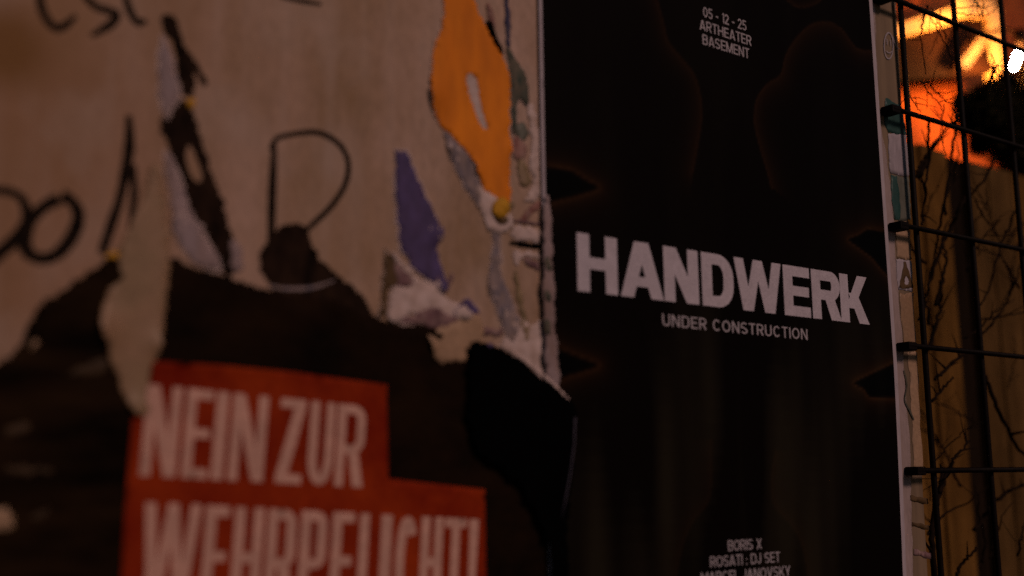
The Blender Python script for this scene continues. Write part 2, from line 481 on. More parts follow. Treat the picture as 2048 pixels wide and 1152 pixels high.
outline([(1562,-12),(1588,10),(1612,14),(1640,2),(1655,-20)], [(1655,-60),(1562,-60)], .2, .006)
def eye(pts, amp, wide=.016):
    global glow, dk
    d, P = cdist(pts)
    ins = inside(P, GX, GZ)
    glow = np.maximum(glow, np.where(ins, amp*np.exp(-d/.0012), amp*(.5*np.exp(-d/.003)+.45*np.exp(-d/wide))))
    dk = np.where(ins, np.minimum(dk, 1-.8*np.clip(d/.004, 0, 1)), dk)
eye([(1060,330),(1100,332),(1140,338),(1170,356),(1200,376),(1160,392),(1120,402),(1060,418)], .40)
eye([(1830,462),(1770,461),(1738,457),(1718,468),(1696,479),(1718,497),(1745,518),(1768,545),(1830,600)], .36)
eye([(1060,660),(1115,692),(1150,708),(1200,730),(1165,746),(1130,757),(1060,790)], .40)
eye([(1840,705),(1785,726),(1745,745),(1708,765),(1728,780),(1742,796),(1785,797),(1840,800)], .40)
outline([(1424,880),(1424,960),(1416,1005),(1385,1045),(1364,1095),(1352,1160)], [(1200,1160),(1200,880)], .12, .012)
outline([(1552,900),(1544,960),(1550,1010),(1585,1052),(1606,1095),(1618,1160)], [(1750,1160),(1750,900)], .12, .012)
rs = np.random.RandomState(5)
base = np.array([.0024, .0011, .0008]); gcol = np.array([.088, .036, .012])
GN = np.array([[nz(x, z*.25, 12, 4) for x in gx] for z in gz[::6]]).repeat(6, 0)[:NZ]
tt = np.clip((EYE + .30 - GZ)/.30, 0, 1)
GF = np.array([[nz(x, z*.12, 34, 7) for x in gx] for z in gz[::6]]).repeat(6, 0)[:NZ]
painted_sheen = .034*np.clip(GN*1.3 + .7*GF + .12, 0, 1)*np.clip(tt*1.3, .12, 1)  # sheen on the lit paper waves, painted into the print colours
col = base[None,None]*dk[...,None] + gcol*(glow[...,None]**1.25) + np.array([.10,.085,.05])*painted_sheen[...,None]*dk[...,None]*3.0
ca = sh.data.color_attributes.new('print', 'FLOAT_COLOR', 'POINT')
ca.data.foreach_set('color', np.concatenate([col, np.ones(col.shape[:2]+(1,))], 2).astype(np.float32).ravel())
# white paper margins left and right of the print
ph = lambda e: (lambda x, z: poster_h(x, z) + e)
flat('margin', [[(pxr(PZ0+(PZ1-PZ0)*i/40), PZ0+(PZ1-PZ0)*i/40) for i in range(41)] + [(pxr(PZ0+(PZ1-PZ0)*i/40)+.0075, PZ0+(PZ1-PZ0)*i/40) for i in range(40,-1,-1)]], ph(0), M['margin'], poster, step=.01)
flat('margin', [[(PX0-.0045,PZ0),(PX0,PZ0),(PX0,PZ1),(PX0-.0045,PZ1)]], ph(0), M['margin'], poster, step=.01)

# ---- lettering
def arc(cx, cy, rx, ry, a0, a1, n=7):
    return [(cx+rx*math.cos(math.radians(a0+(a1-a0)*i/n)), cy+ry*math.sin(math.radians(a0+(a1-a0)*i/n))) for i in range(n+1)]
def strip(pts, tv, th):
    out = []
    for i in range(len(pts)-1):
        def nrm(k):
            a = Vector(pts[max(k-1,0)]); b = Vector(pts[min(k+1,len(pts)-1)]); d = (b-a).normalized()
            return Vector((-d.y*tv/2, d.x*th/2))
        a, b = Vector(pts[i]), Vector(pts[i+1]); na, nb = nrm(i), nrm(i+1)
        out.append([tuple(a+na), tuple(a-na), tuple(b-nb), tuple(b+nb)])
    return out
def rect(x0, y0, x1, y1): return [(x0,y0),(x1,y0),(x1,y1),(x0,y1)]
def para(b0, b1, yb, t0, t1, yt): return [(b0,yb),(b1,yb),(t1,yt),(t0,yt)]
def glyph(c, w, tv, th):
    """polygons of a capital in a box of width w and height 1; tv, th = stem and bar thickness"""
    a, b = tv/2, th/2; d = tv*1.12
    if c == 'I': return [rect(0,0,w,1)]
    if c == 'H': return [rect(0,0,tv,1), rect(w-tv,0,w,1), rect(tv*.9,.5-b,w-tv*.9,.5+b)]
    if c == 'E': return [rect(0,0,tv,1), rect(tv*.9,0,w,th), rect(tv*.9,.505-b*.95,w*.96,.505+b*.95), rect(tv*.9,1-th,w,1)]
    if c == 'F': return [rect(0,0,tv,1), rect(tv*.9,.49-b,w*.93,.49+b), rect(tv*.9,1-th,w,1)]
    if c == 'L': return [rect(0,0,tv,1), rect(tv*.9,0,w,th)]
    if c == 'T': return [rect(w/2-a,0,w/2+a,1), rect(0,1-th,w,1)]
    if c == 'N': return [rect(0,0,tv,1), rect(w-tv,0,w,1), para(w-d*1.05,w,0,0,d*1.05,1)]
    if c == 'M': return [rect(0,0,tv,1), rect(w-tv,0,w,1), para(w/2-a,w/2+a,.0,0,d,1), para(w/2-a,w/2+a,.0,w-d,w,1)]
    if c == 'A': return [para(0,d,0,w/2-d*.56,w/2+d*.44,1), para(w-d,w,0,w/2-d*.44,w/2+d*.56,1), rect(w*.22,.2,w*.78,.2+th*.86)]
    if c == 'V': return [para(w/2-d*.5,w/2+d*.5,0,0,d,1), para(w/2-d*.5,w/2+d*.5,0,w-d,w,1)]
    if c == 'W':
        q = w*.27; e = tv*.96
        return [para(q-e*.55,q+e*.45,0,0,e,1), para(q-e*.45,q+e*.55,0,w/2-e*.5,w/2+e*.42,1),
                para(w-q-e*.55,w-q+e*.45,0,w/2-e*.42,w/2+e*.5,1), para(w-q-e*.45,w-q+e*.55,0,w-e,w,1)]
    if c == 'X': return [para(0,d,0,w-d,w,1), para(w-d,w,0,0,d,1)]
    if c == 'Y': return [rect(w/2-a,0,w/2+a,.45), para(w/2-d*.5,w/2+d*.5,.38,0,d,1), para(w/2-d*.5,w/2+d*.5,.38,w-d,w,1)]
    if c == 'Z': return [rect(0,0,w,th), rect(0,1-th,w,1), para(0,d*1.1,th*.8,w-d*1.1,w,1-th*.8)]
    if c == 'K': return [rect(0,0,tv,1), para(tv*.6,tv*.6+d*.9,.3,w-d*1.12,w*.985,1), para(w-d*1.1,w,0,tv*1.0,tv+d*.95,.62)]
    r = min(w*.5-a, .5)
    if c in 'O0': return strip(arc(w/2,.5,w/2-a,.5-b,0,360,24)[:-1]+[(w-a,.5),(w-a,.501)], tv, th)
    if c == 'C': return strip(arc(w/2,.5,w/2-a,.5-b,40,320,18), tv, th)
    if c == 'U': return [rect(0,.32,tv,1), rect(w-tv,.32,w,1)] + strip(arc(w/2,.34,w/2-a,.34-b,180,360,12), tv, th)
    if c == 'J': return [rect(w-tv,.3,w,1)] + strip(arc(w/2,.32,w/2-a,.32-b,190,360,12), tv, th)
    if c == 'D':
        k = min(w*.5, .42)
        return [rect(0,0,tv,1), rect(tv*.9,0,w-k,th), rect(tv*.9,1-th,w-k,1)] + strip([(w-k-.01,1-b)]+arc(w-k,1-k,k-a,k-b,90,0)+arc(w-k,k,k-a,k-b,0,-90)+[(w-k-.01,b)], tv, th)
    if c in 'PRB':
        lo = .40 if c != 'B' else .47
        h = (1-lo)/2; k = min(w*.45, h)
        o = [rect(0,0,tv,1), rect(tv*.9,1-th,w-k,1), rect(tv*.9,lo,w-k,lo+th)]
        o += strip([(w-k-.01,1-b)]+arc(w-k,1-k,k-a,k-b,90,0)+arc(w-k,lo+k,k-a,k-b,0,-90)+[(w-k-.01,lo+b)], tv, th)
        if c == 'R': o += [para(w-d*1.02,w*1.02,0,w*.42,w*.42+d,lo+th*.5)]
        if c == 'B':
            h = (lo+th)/2
            o += [rect(tv*.9,0,w-h,th)] + strip([(w-h-.01,lo+th-b)]+arc(w-h,h,h-a,h-b,90,-90,12)+[(w-h-.01,b)], tv, th)
        return o
    if c in 'S':
        return strip(arc(w/2,.745,w/2-a,.255-b,25,180,9)+arc(w/2,.255+.49-.49/2+.0,w/2-a,.01,180,180,1)[:1]+[(w*.35,.56),(w*.65,.45)]+arc(w/2,.265,w/2-a,.265-b,20,-155,10), tv, th)
    if c == '5': return [rect(w*.08,.5,w*.08+tv,1), rect(w*.08,1-th,w*.95,1)] + strip([(w*.1,.54)]+arc(w*.48,.32,w*.52-a,.32-b,120,-155,14), tv, th)
    if c == '2': return [rect(0,0,w,th), para(0,d*1.1,th*.7,w-d*1.15,w-d*.05,.62)] + strip(arc(w/2,.68,w/2-a,.32-b,170,-25,12), tv, th)
    if c == '1': return [rect(w-tv,0,w,1), para(0,0+tv*.1,.74,w-tv,w,1)+[]]
    if c == '-': return [rect(0,.42-b,w,.42+b)]
    if c == ':': return [rect(0,0,tv,tv), rect(0,.45,tv,.45+tv)]
    if c == '!': return [rect(0,0,tv,.17), para(tv*.1,tv*.9,.27,0,tv,1)]
    return []
WID = dict(A=.74,B=.66,C=.72,D=.70,E=.58,F=.55,H=.70,I=.13,J=.5,K=.68,L=.52,M=.84,N=.70,O=.78,P=.62,R=.66,S=.64,T=.62,U=.68,V=.72,W=1.0,X=.70,Y=.70,Z=.6)
WID.update({'0':.62,'1':.34,'2':.58,'5':.58,'-':.34,':':.14,'!':.14,' ':.30})

def line_polys(text, x0, x1, z0, h, t, gap):
    tot = sum(WID[c] for c in text) + gap*(len(text)-1)
    s = (x1-x0)/tot
    P, x = [], x0
    for c in text:
        for p in glyph(c, WID[c], t, t*.92):
            P.append([(x + q[0]*s, z0 + q[1]*h) for q in p])
        x += (WID[c]+gap)*s
    return P

uR = [('H',792.2,851.7),('A',855.0,920.3),('N',920.7,978.6),('D',982.6,1038.6),('W',1039.6,1125.2),('E',1128.2,1180.6),('R',1182.8,1241.8),('K',1241.0,1300.6)]
Hh = .0634; z0 = EYE + .1985
P = []
for c, a, b in uR:
    if c not in 'AVWK': a, b = a+.9, b-.9
    w = (b-a)/1000/Hh
    for p in glyph(c, w, .275, .205):
        P.append([(a/1000 + q[0]*Hh, z0 + q[1]*Hh) for q in p])
flat('headline_lettering', pk(P), ph(.0005), M['print_white'], poster, step=.006)
def small(text, x0, x1, z, h, t, gap, m='print_grey'):
    flat('small_lettering', pk(line_polys(text, x0, x1, EYE+z, h, t, gap)), ph(.0005), M[m], poster, step=.006)
small('UNDER CONSTRUCTION', .9165, 1.1705, .1700, .0136, .135, .15)
small('05 - 12 - 25', 1.0045, 1.0830, .5565, .0132, .14, .08)
small('ARTHEATER', .9973, 1.0912, .5385, .0132, .14, .09)
small('BASEMENT', 1.0014, 1.0862, .5205, .0132, .14, .09)
small('BORIS X', 1.0088, 1.0665, -.0808, .0118, .135, .09)
small('ROSATI : DJ SET', .9785, 1.0975, -.0972, .0118, .135, .08)
small('MARCEL JANOVSKY', .963, 1.1146, -.1140, .0118, .135, .09)

# ------------------------------------------------------------------ things pasted on the wall
def scrap(name, px, m, base, label, cat, amp=.0004, holes=(), n=3, jit=.0009, seed=1, parent=None, fn=None, thick=.00006, smooth=True, step=.007, board=False, rim=0.0, curls=()):
    CU = [(uz(x, y), rad, up) for x, y, rad, up in curls]
    sd = seed*3.1
    low = .0005 + (base - .0012)*.2; a2 = amp*.1
    h = (lambda x, z: wall_h(x, z) + low + a2*nz(x, z, 28, sd) + (fn(x, z) if fn else 0.0)
         + sum(up*max(0.0, 1 - math.hypot(x-p[0], z-p[1])/rad)**2 for p, rad, up in CU))
    if board: h = lambda x, z: .0002 + (base-.0018)*.25 + .00004*nz(x, z, 40, sd)
    o = flat(name, [torn(px, n, jit, seed=seed, smooth=smooth)], h, M[m], parent, holes=[torn(q, n, jit*.6, seed=seed+50) for q in holes], step=step, thick=thick)
    if rim:
        P = torn(px, n, jit, seed=seed, smooth=smooth); rr = random.Random(seed+9); A = sum(P[i][0]*P[(i+1) % len(P)][1]-P[(i+1) % len(P)][0]*P[i][1] for i in range(len(P)))
        Q = []; w = .5
        for i in range(len(P)):
            d = (Vector(P[(i+1) % len(P)]) - Vector(P[i-1])).normalized()
            w = min(1, max(.05, w + rr.uniform(-.35, .35)))
            q = Vector(P[i]) + Vector((d.y, -d.x))*(1 if A > 0 else -1)*rim*w
            Q.append((q.x, q.y))
        flat('torn_edge', [Q], lambda x, z: h(x, z) - .00007, M['white'], o, step=step)
    if not parent: tag(o, label, cat)
    return o

# dark torn poster behind the red sticker, with all its layers
scrap('torn_poster', [(330,516),(365,528),(402,540),(440,553),(480,560),(530,578),(600,594),(664,604),(716,624),(756,640),(810,650),(864,656),(905,690),(940,700),(1000,760),(1060,900),
      (1085,1000),(1095,1100),(1085,1320),(600,1320),(200,1320),(215,1000),(240,820),(262,700),(300,600)], 'dark', .0022,
      'torn dark brown poster around and above the red sticker', 'poster', seed=3, curls=[(664,604,.03,.006),(440,553,.03,.005),(860,656,.025,.006)], amp=.0006, step=.012)
scrap('torn_poster', [(-80,800),(-20,742),(22,712),(48,668),(78,612),(118,584),(160,558),(196,530),(222,516),(250,560),(255,640),(245,740),(262,830),(255,1000),(246,1320),(-80,1320)], 'dim', .0024,
      'blackened torn poster at the left below the marker letters', 'poster', seed=4, curls=[(78,612,.03,.006),(216,530,.02,.006),(0,735,.03,.006)], amp=.0006, step=.012)
scrap('paper_scrap', [(58,700),(66,668),(78,636),(88,646),(86,672),(70,694)], 'paleTan', .0036, 'small pale shred on the torn edge of the blackened poster', 'paper scrap', seed=5)
scrap('paper_scrap', [(-40,1012),(4,1016),(26,1036),(20,1058),(-4,1062),(-40,1056)], 'paleTan', .0036, 'pale tan shred at the lower left of the blackened poster', 'paper scrap', seed=6)
scrap('paper_scrap', [(132,752),(160,732),(200,716),(216,726),(206,748),(170,756)], 'dull', .0036, 'dull brown shred on the blackened poster beside the tan strip', 'paper scrap', seed=7)
for k, q in enumerate([[(10,858),(52,846),(58,862),(14,878)], [(12,930),(90,936),(100,950),(20,952)], [(60,1032),(92,1016),(96,1030),(70,1044)]]):
    scrap('paper_scrap', q, 'dull', .0037, ['upper of the faint brown streaks of paper on the blackened poster', 'long faint brown streak of paper low on the blackened poster', 'tiny faint brown streak of paper beside the pale shred'][k], 'paper scrap', seed=8+k, amp=.0002)
# long tan strip of tape hanging over both
scrap('tape_strip', [(312,326),(322,352),(330,400),(337,460),(336,520),(333,580),(326,640),(316,700),(306,752),(300,800),(290,832),(264,826),(246,792),(226,735),(206,680),(195,652),
      (203,616),(220,576),(228,530),(246,480),(266,440),(284,392),(298,346)], 'tan', .0045, 'long tan strip of tape hanging beside the tall black letter A', 'tape', seed=11, curls=[(196,655,.03,.008),(320,690,.02,.005),(268,824,.02,.006)], amp=.0012, jit=.0005)
scrap('lilac_strip', [(324,70),(332,90),(344,112),(350,150),(356,188),(346,214),(330,236),(322,200),(316,150),(318,104)], 'lilac', .0016, 'pale lilac sliver of paper beside the top of the letter A', 'paper scrap', seed=12, rim=0.0015)
scrap('lilac_strip', [(330,300),(346,330),(362,370),(380,420),(402,462),(430,505),(440,536),(416,540),(380,520),(352,470),(340,400),(330,350)], 'lilac', .0016, 'pale lilac sliver of paper along the lower leg of the letter A', 'paper scrap', seed=13, curls=[(350,440,.015,.004)], rim=0.0015)
scrap('lilac_strip', [(458,486),(474,484),(484,506),(480,540),(466,546),(460,520)], 'lilac', .0020, 'tiny lilac shred at the foot of the letter A', 'paper scrap', seed=14)
for p, s, lb in (((224,520), 17, 'small yellow dot of tape at the top of the tan strip'), ((381,208), 11, 'tiny yellow fleck between the two brushed strokes of the A')):
    scrap('yellow_fleck', [(p[0]+s*math.cos(a)*(.8+.3*math.sin(3*a+p[0])), p[1]+s*math.sin(a)) for a in [i*math.pi/4 for i in range(8)]], 'yellow', .0064 if s > 15 else .0022, lb, 'tape', seed=15, jit=.0004)
ribbon('pale_crease', [(536,572),(570,578),(620,576),(666,562)], [4,6,6,3], M['greyblue'], wall, off=.0011)

# ---- red sticker
stk = thing('sticker', at(560, 960), 'red sticker with white words NEIN ZUR WEHRPFLICHT', 'sticker')
SO = Vector((.3287, EYE+.0084)); SE = Vector((math.cos(math.radians(-3.42)), math.sin(math.radians(-3.42)))); SN = Vector((-SE.y, SE.x))
def sk_h(e):
    def f(x, z):
        q = Vector((x, z)) - SO; v = q.dot(SN)
        t = max(0.0, (v - .074)/.02)
        return wall_h(x, z) + .0022 + e + .0007*nz(x, z*.6, 16, 8) + .0004*nz(x, z, 45, 3) + .0035*t*t*(0.6 + .4*math.cos(q.dot(SE)*18))
    return f
def sk(x, y): q = SO + SE*x + SN*y; return (q.x, q.y)
spoly = [sk(*q) for q in [(1,91),(60,94.5),(130,96),(228,95),(231,8.5),(339,5),(344,-96),(-12,-96),(-9,-40),(-8,10),(-7,48),(-3,56),(-1,75)]] if False else None
spoly = [sk(a/1000, b/1000) for a, b in [(2,91),(60,94),(130,95.5),(222,94),(229.5,9),(338,4.5),(346,-110),(-5,-110),(-6.5,-70),(-8,-40),(-9,10),(-9.5,47),(1,50),(1.5,70)]]
flat('sheet', [spoly], sk_h(0), M['red'], stk, step=.007, thick=.00018)
P = []
for c, a, b in zip('NEINZUR', [.1,33.8,59.6,74.3,117.5,146.8,174.2], [29.7,56.6,70.3,106.3,142,171.6,202.5]):
    w = (b-a)/72.5
    for p in glyph(c, w, .122, .112):
        P.append([sk(a/1000+q[0]*.0725, q[1]*.0725) for q in p])
flat('lettering', P, sk_h(.0003), M['sticker_white'], stk, step=.007)
P = []
Z1, HH = -.0205, .082
for c, a, b in zip('WEHRPFLICHT!', [7.5,58.5,84,114,145,175.5,203,225,241.1,267.8,294,322], [54.5,79,110.5,141,170.5,197.5,221,236.5,264.5,292,319,334]):
    w = (b-a)/1000/HH
    for p in glyph(c, w, .116 if c != '!' else .13, .105):
        P.append([sk(a/1000+q[0]*HH, Z1-HH-.0035*a/330+q[1]*HH) for q in p])
flat('lettering', P, sk_h(.0003), M['sticker_white'], stk, step=.007)

# ---- the coloured scraps between the letters and the event poster
scrap('orange_scrap', [(880,-60),(884,0),(886,32),(880,62),(868,92),(861,130),(858,172),(861,215),(876,246),(902,276),(928,300),(946,326),(954,352),(966,382),(990,405),(1004,420),
      (1016,412),(1019,330),(1019,250),(1018,165),(1010,130),(996,96),(980,66),(962,36),(946,0),(940,-60)], 'orange', .0042,
      'big bright orange torn paper with a slit in it beside the black poster', 'paper scrap', seed=21, curls=[(862,190,.030,.006),(946,340,.02,.004),(1018,300,.02,.003)], rim=0.0009, jit=.0006,
      holes=[[(930,156),(938,148),(950,158),(956,186),(960,215),(968,240),(972,256),(966,260),(954,240),(944,210),(934,182)]], amp=.0008)
scrap('white_scrap', [(920,140),(950,138),(968,190),(986,262),(966,274),(944,240),(926,190)], 'white', .0034, 'white paper showing through the slit in the orange paper', 'paper scrap', seed=85)
scrap('pale_scrap', [(886,262),(910,285),(932,304),(948,330),(956,362),(968,395),(980,420),(964,425),(944,400),(925,365),(905,325),(890,290)], 'greyblue', .0028,
      'grey violet torn edge running below the orange paper', 'paper scrap', seed=22, curls=[(900,300,.014,.004)], rim=0.0016)
scrap('pale_scrap', [(952,372),(975,384),(1000,402),(1018,420),(1022,455),(1000,468),(978,462),(966,440),(955,410)], 'white', .0050, 'white shred under the tip of the orange paper', 'paper scrap', seed=23)
yt = scrap('yellow_tab', [(982,410),(990,398),(1004,398),(1014,410),(1013,428),(1002,438),(988,434),(980,424)], 'yellow', .0068, 'small round yellow tab under the tip of the orange paper', 'tape', seed=24, jit=.0003,
      fn=lambda x, z: .002)
scrap('shadow_mark', [(986,430),(1002,440),(1014,434),(1012,446),(998,450),(986,442)], 'brown', .0060, 'painted brown shadow just below the yellow tab', 'paper scrap', seed=25, jit=.0003)  # the tab's shadow, laid in as a dark brown scrap
scrap('yellow_tab', [(1015,405),(1024,404),(1026,414),(1018,420)], 'olive', .0066, 'tiny olive fleck to the right of the yellow tab', 'tape', seed=26, jit=.0003)
scrap('blue_scrap', [(786,300),(798,301),(813,303),(821,330),(832,356),(846,384),(860,408),(868,430),(876,452),(878,478),(871,500),(878,524),(886,545),(892,568),(884,586),(868,572),(850,560),
      (834,545),(818,526),(803,508),(796,470),(793,430),(790,380),(788,340)], 'blue', .0030, 'tall dark blue violet scrap of paper standing on the white paper', 'paper scrap', smooth=False, seed=27, curls=[(880,470,.022,.007),(886,580,.014,.005)], rim=0.002, jit=.0007)
scrap('brown_scrap', [(766,496),(774,508),(790,525),(800,548),(796,572),(778,574),(772,600),(766,632),(756,634),(762,590),(766,545)], 'brown', .0032, 'narrow brown corner of paper left of the white shred', 'paper scrap', seed=28, rim=0.001)
scrap('plum_scrap', [(790,524),(806,540),(824,556),(830,570),(806,574),(792,572)], 'plum', .0034, 'small plum shred between brown corner and blue scrap', 'paper scrap', seed=29, rim=0.0012)
scrap('white_scrap', [(776,502),(792,512),(812,534),(834,556),(856,566),(874,566),(884,590),(906,602),(928,612),(936,634),(905,644),(876,630),(842,622),(812,634),(780,646),(772,622),(778,590),(788,574),
      (812,574),(826,566),(812,548),(794,528)], 'white', .0040, 'jagged white shred below the blue scrap', 'paper scrap', seed=30, curls=[(776,502,.014,.006),(936,634,.016,.006),(780,646,.014,.004)], amp=.0008)
scrap('plum_scrap', [(794,640),(830,628),(852,618),(882,622),(908,634),(930,640),(914,654),(890,664),(866,660),(836,652),(806,650)], 'plum', .0046, 'dark plum torn shred under the jagged white one', 'paper scrap', seed=31, rim=0.0016)
scrap('plum_scrap', [(870,556),(890,560),(900,545),(906,556),(896,574),(888,588),(876,580)], 'plum', .0048, 'dark plum tatter at the lower tip of the blue scrap', 'paper scrap', seed=32)
scrap('blue_scrap', [(906,622),(918,608),(930,596),(944,606),(956,622),(952,634),(930,636),(910,632)], 'blue', .0046, 'small blue violet scrap above the tan masking tape', 'paper scrap', seed=33, rim=0.0016)
scrap('tape_piece', [(850,672),(872,658),(900,646),(928,634),(952,630),(958,648),(968,688),(946,692),(932,700),(928,722),(902,726),(872,722),(860,700)], 'paleTan', .0062, 'torn piece of tan masking tape on the top edge of the dark poster', 'tape', seed=34, curls=[(852,690,.018,.007),(960,640,.014,.004)], amp=.001)
scrap('plum_scrap', [(956,652),(980,656),(1004,662),(1000,674),(976,672),(958,668)], 'plum', .0034, 'thin plum streak right of the masking tape', 'paper scrap', seed=35)
scrap('greyblue_strip', [(984,450),(998,456),(1000,490),(998,530),(1006,562),(1018,590),(1030,625),(1033,660),(1024,684),(1008,664),(996,630),(982,600),(974,575),(978,540),(984,500)], 'greyblue', .0026,
      'long grey blue wrinkle of paper below the yellow tab', 'paper scrap', seed=36, curls=[(1030,640,.014,.004),(980,580,.012,.003)], rim=0.0014)
scrap('olive_strip', [(1030,540),(1040,580),(1050,620),(1056,660),(1052,682),(1044,660),(1036,610),(1026,560)], 'olive', .0024, 'thin olive streak between grey wrinkle and poster edge', 'paper scrap', seed=37)
scrap('navy_shred', [(958,690),(975,686),(990,694),(984,704),(964,700)], 'blue', .0058, 'tiny blue shred at the top of the black flap', 'paper scrap', seed=38, jit=.0003)
scrap('white_scrap', [(1004,612),(1022,640),(1044,636),(1062,650),(1080,640),(1096,664),(1102,720),(1110,782),(1094,772),(1072,750),(1050,728),(1024,710),(1000,696),(1010,660)], 'white', .0023,
      'pale torn triangle of white paper above the black flap', 'paper scrap', seed=81, curls=[(1096,664,.012,.003),(1004,612,.014,.005)], amp=.0008)
scrap('white_scrap', [(1056,208),(1066,220),(1076,260),(1080,330),(1078,392),(1060,404),(1046,400),(1064,366),(1058,330),(1062,290),(1058,250)], 'white', .0023,
      'long white shred between the faded prints and the black poster', 'paper scrap', seed=82, amp=.0008)
scrap('white_scrap', [(1026,452),(1050,456),(1078,462),(1078,486),(1050,482),(1024,476)], 'white', .0023, 'white paper just above the short black bar', 'paper scrap', seed=83)
scrap('white_scrap', [(1024,500),(1050,504),(1078,508),(1074,520),(1048,512),(1036,530),(1026,524)], 'white', .0023, 'white paper just below the short black bar', 'paper scrap', seed=84)
# slivers beside the poster's left edge
scrap('navy_sliver', [(1007,-30),(1013,-30),(1017,20),(1019,60),(1018,100),(1012,104),(1009,60)], 'navy', .0030, 'thin navy sliver at the top beside the black poster', 'paper scrap', seed=39, jit=.0004)
scrap('green_sliver', [(1010,96),(1020,104),(1032,124),(1044,140),(1052,165),(1056,200),(1052,214),(1042,204),(1034,200),(1030,232),(1034,262),(1024,268),(1019,240),(1019,190),(1017,150)], 'green', .0032,
      'dark green sliver of print between orange paper and black poster', 'paper scrap', seed=40, rim=0.001, jit=.0004)
scrap('red_sliver', [(972,8),(978,14),(988,40),(990,56),(982,60),(974,36)], 'darkred', .0056, 'tiny dark red sliver above the orange paper', 'paper scrap', seed=41, jit=.0003)
scrap('black_sliver', [(968,44),(982,44),(988,66),(998,90),(1004,110),(998,106),(984,84),(974,64)], 'black', .0058, 'jagged black sliver on the upper edge of the orange paper', 'paper scrap', seed=42, jit=.0005)
scrap('grey_sliver', [(1032,252),(1046,246),(1056,262),(1050,280),(1036,284),(1030,268)], 'sage', .0034, 'grey green smudge of paper below the dark green sliver', 'paper scrap', seed=43, jit=.0006)
scrap('red_sliver', [(1020,272),(1040,280),(1052,296),(1046,318),(1030,318),(1020,300)], 'darkred', .0036, 'faded red patch right of the orange paper', 'paper scrap', seed=44, jit=.0006)
scrap('olive_strip', [(1032,318),(1046,322),(1056,346),(1060,368),(1042,372),(1034,350)], 'olive', .0035, 'olive patch below the faded red patch', 'paper scrap', seed=45, jit=.0006)
scrap('red_sliver', [(1030,446),(1046,428),(1064,410),(1078,402),(1076,416),(1060,432),(1048,446)], 'darkred', .0034, 'slanting red scratch of paper beside the poster edge', 'paper scrap', seed=46, jit=.0006)
scrap('black_bar', [(1021,482),(1055,486),(1090,491),(1090,500),(1055,496),(1021,491)], 'black', .0040, 'short black bar printed on the pale paper by the poster', 'paper scrap', seed=47, jit=.0002)
scrap('grey_bar', [(1026,440),(1088,447),(1088,452),(1026,445)], 'plum', .0038, 'thin plum line on pale paper above the black bar', 'paper scrap', seed=48, jit=.0002)
scrap('plum_scrap', [(1046,514),(1060,520),(1076,526),(1076,540),(1060,536),(1048,526)], 'plum', .0034, 'faded plum smudge below the short black bar', 'paper scrap', seed=49, jit=.0006)
scrap('lilac_edge', [(1081,396),(1090,400),(1094,470),(1098,560),(1102,640),(1106,720),(1112,790),(1096,776),(1084,740),(1080,660),(1078,560),(1078,470)], 'lilac', .031,
      'narrow lilac strip of paper along the left edge of the black poster', 'paper scrap', seed=50, jit=.0006)
for k, (y, hgt, lb) in enumerate([(530,26,'dark blotch on the lilac strip below the black bar'),(594,22,'middle dark blotch on the lilac strip'),(655,30,'lowest dark blotch on the lilac strip')]):
    scrap('dark_blotch', [(1080,y-hgt/2),(1090,y-hgt/2+3),(1093,y+hgt/2),(1082,y+hgt/2-3)], 'green', .0325, lb, 'paper scrap', seed=51+k, jit=.0004)
# black flap hanging over the poster's lower left corner
def flap_lift(x, z):
    return .0025*max(0.0, (x - .66)/.11)**2
fl = thing('black_flap', at(1020, 860), 'torn jet black paper flap hanging over the corner of the poster', 'paper scrap')
scrap('sheet', [(930,694),(952,688),(980,694),(1010,706),(1044,732),(1082,766),(1112,792),(1132,806),(1140,834),(1138,890),(1128,960),(1120,1040),(1122,1120),(1126,1240),(1104,1240),(1092,1120),(1072,1050),(1040,985),(1000,944),(962,918),(936,884),(928,800)], 'black',
      .034, '', '', seed=55, parent=fl, fn=flap_lift, amp=.001)
V, F = tube_geo([(p.x, -(.0085+flap_lift(p.x, p.z)), p.z) for p in [at(x, y) for x, y in [(1136,836),(1134,890),(1127,945),(1118,995),(1110,1036)]]], .0011, .0008, 6)
obj('curled_edge_highlight', V, F, M['edge'], fl)  # curled rim of the flap, its highlight put in as lilac colour
scrap('white_edge', [(982,690),(1000,698),(1040,726),(1080,760),(1112,790),(1134,806),(1128,800),(1110,780),(1096,764),(1060,735),(1020,706)], 'white', .038, '', '', seed=56, parent=fl, amp=.0003, jit=.0004)
fl['label'] = 'torn jet black paper flap with a thin white edge over the poster corner'

# ------------------------------------------------------------------ narrow strip of board right of the poster
scrap('under_poster', [(1736,-40),(1747,-20),(1751,80),(1761,240),(1774,330),(1785,400),(1797,600),(1817,850),(1822,1000),(1827,1160),(1780,1160),(1770,850),(1750,600),(1740,300)], 'backing', .0018,
      'pale edge of an older poster showing right of the black poster', 'poster', seed=60, board=True, smooth=False, jit=.0005, amp=.0003)
st = thing('sticker', at(1792, 300), 'teal and white banded sticker on the narrow board edge', 'sticker')
scrap('teal_band', [(1771,196),(1800,210),(1806,222),(1812,270),(1776,266),(1768,250)], 'teal', .0030, '', '', parent=st, seed=61, board=True, smooth=False, jit=.0004)
scrap('white_band', [(1776,267),(1812,271),(1816,310),(1817,354),(1781,348),(1777,320)], 'stickerpale', .0030, '', '', parent=st, seed=62, board=True, smooth=False, jit=.0004)
scrap('teal_band', [(1781,349),(1817,355),(1819,400),(1821,440),(1788,440),(1784,400)], 'sage', .0030, '', '', parent=st, seed=63, board=True, smooth=False, jit=.0004)
scrap('teal_band', [(1781,350),(1793,352),(1800,436),(1788,438)], 'teal', .0036, '', '', parent=st, seed=64, board=True, smooth=False, jit=.0006)
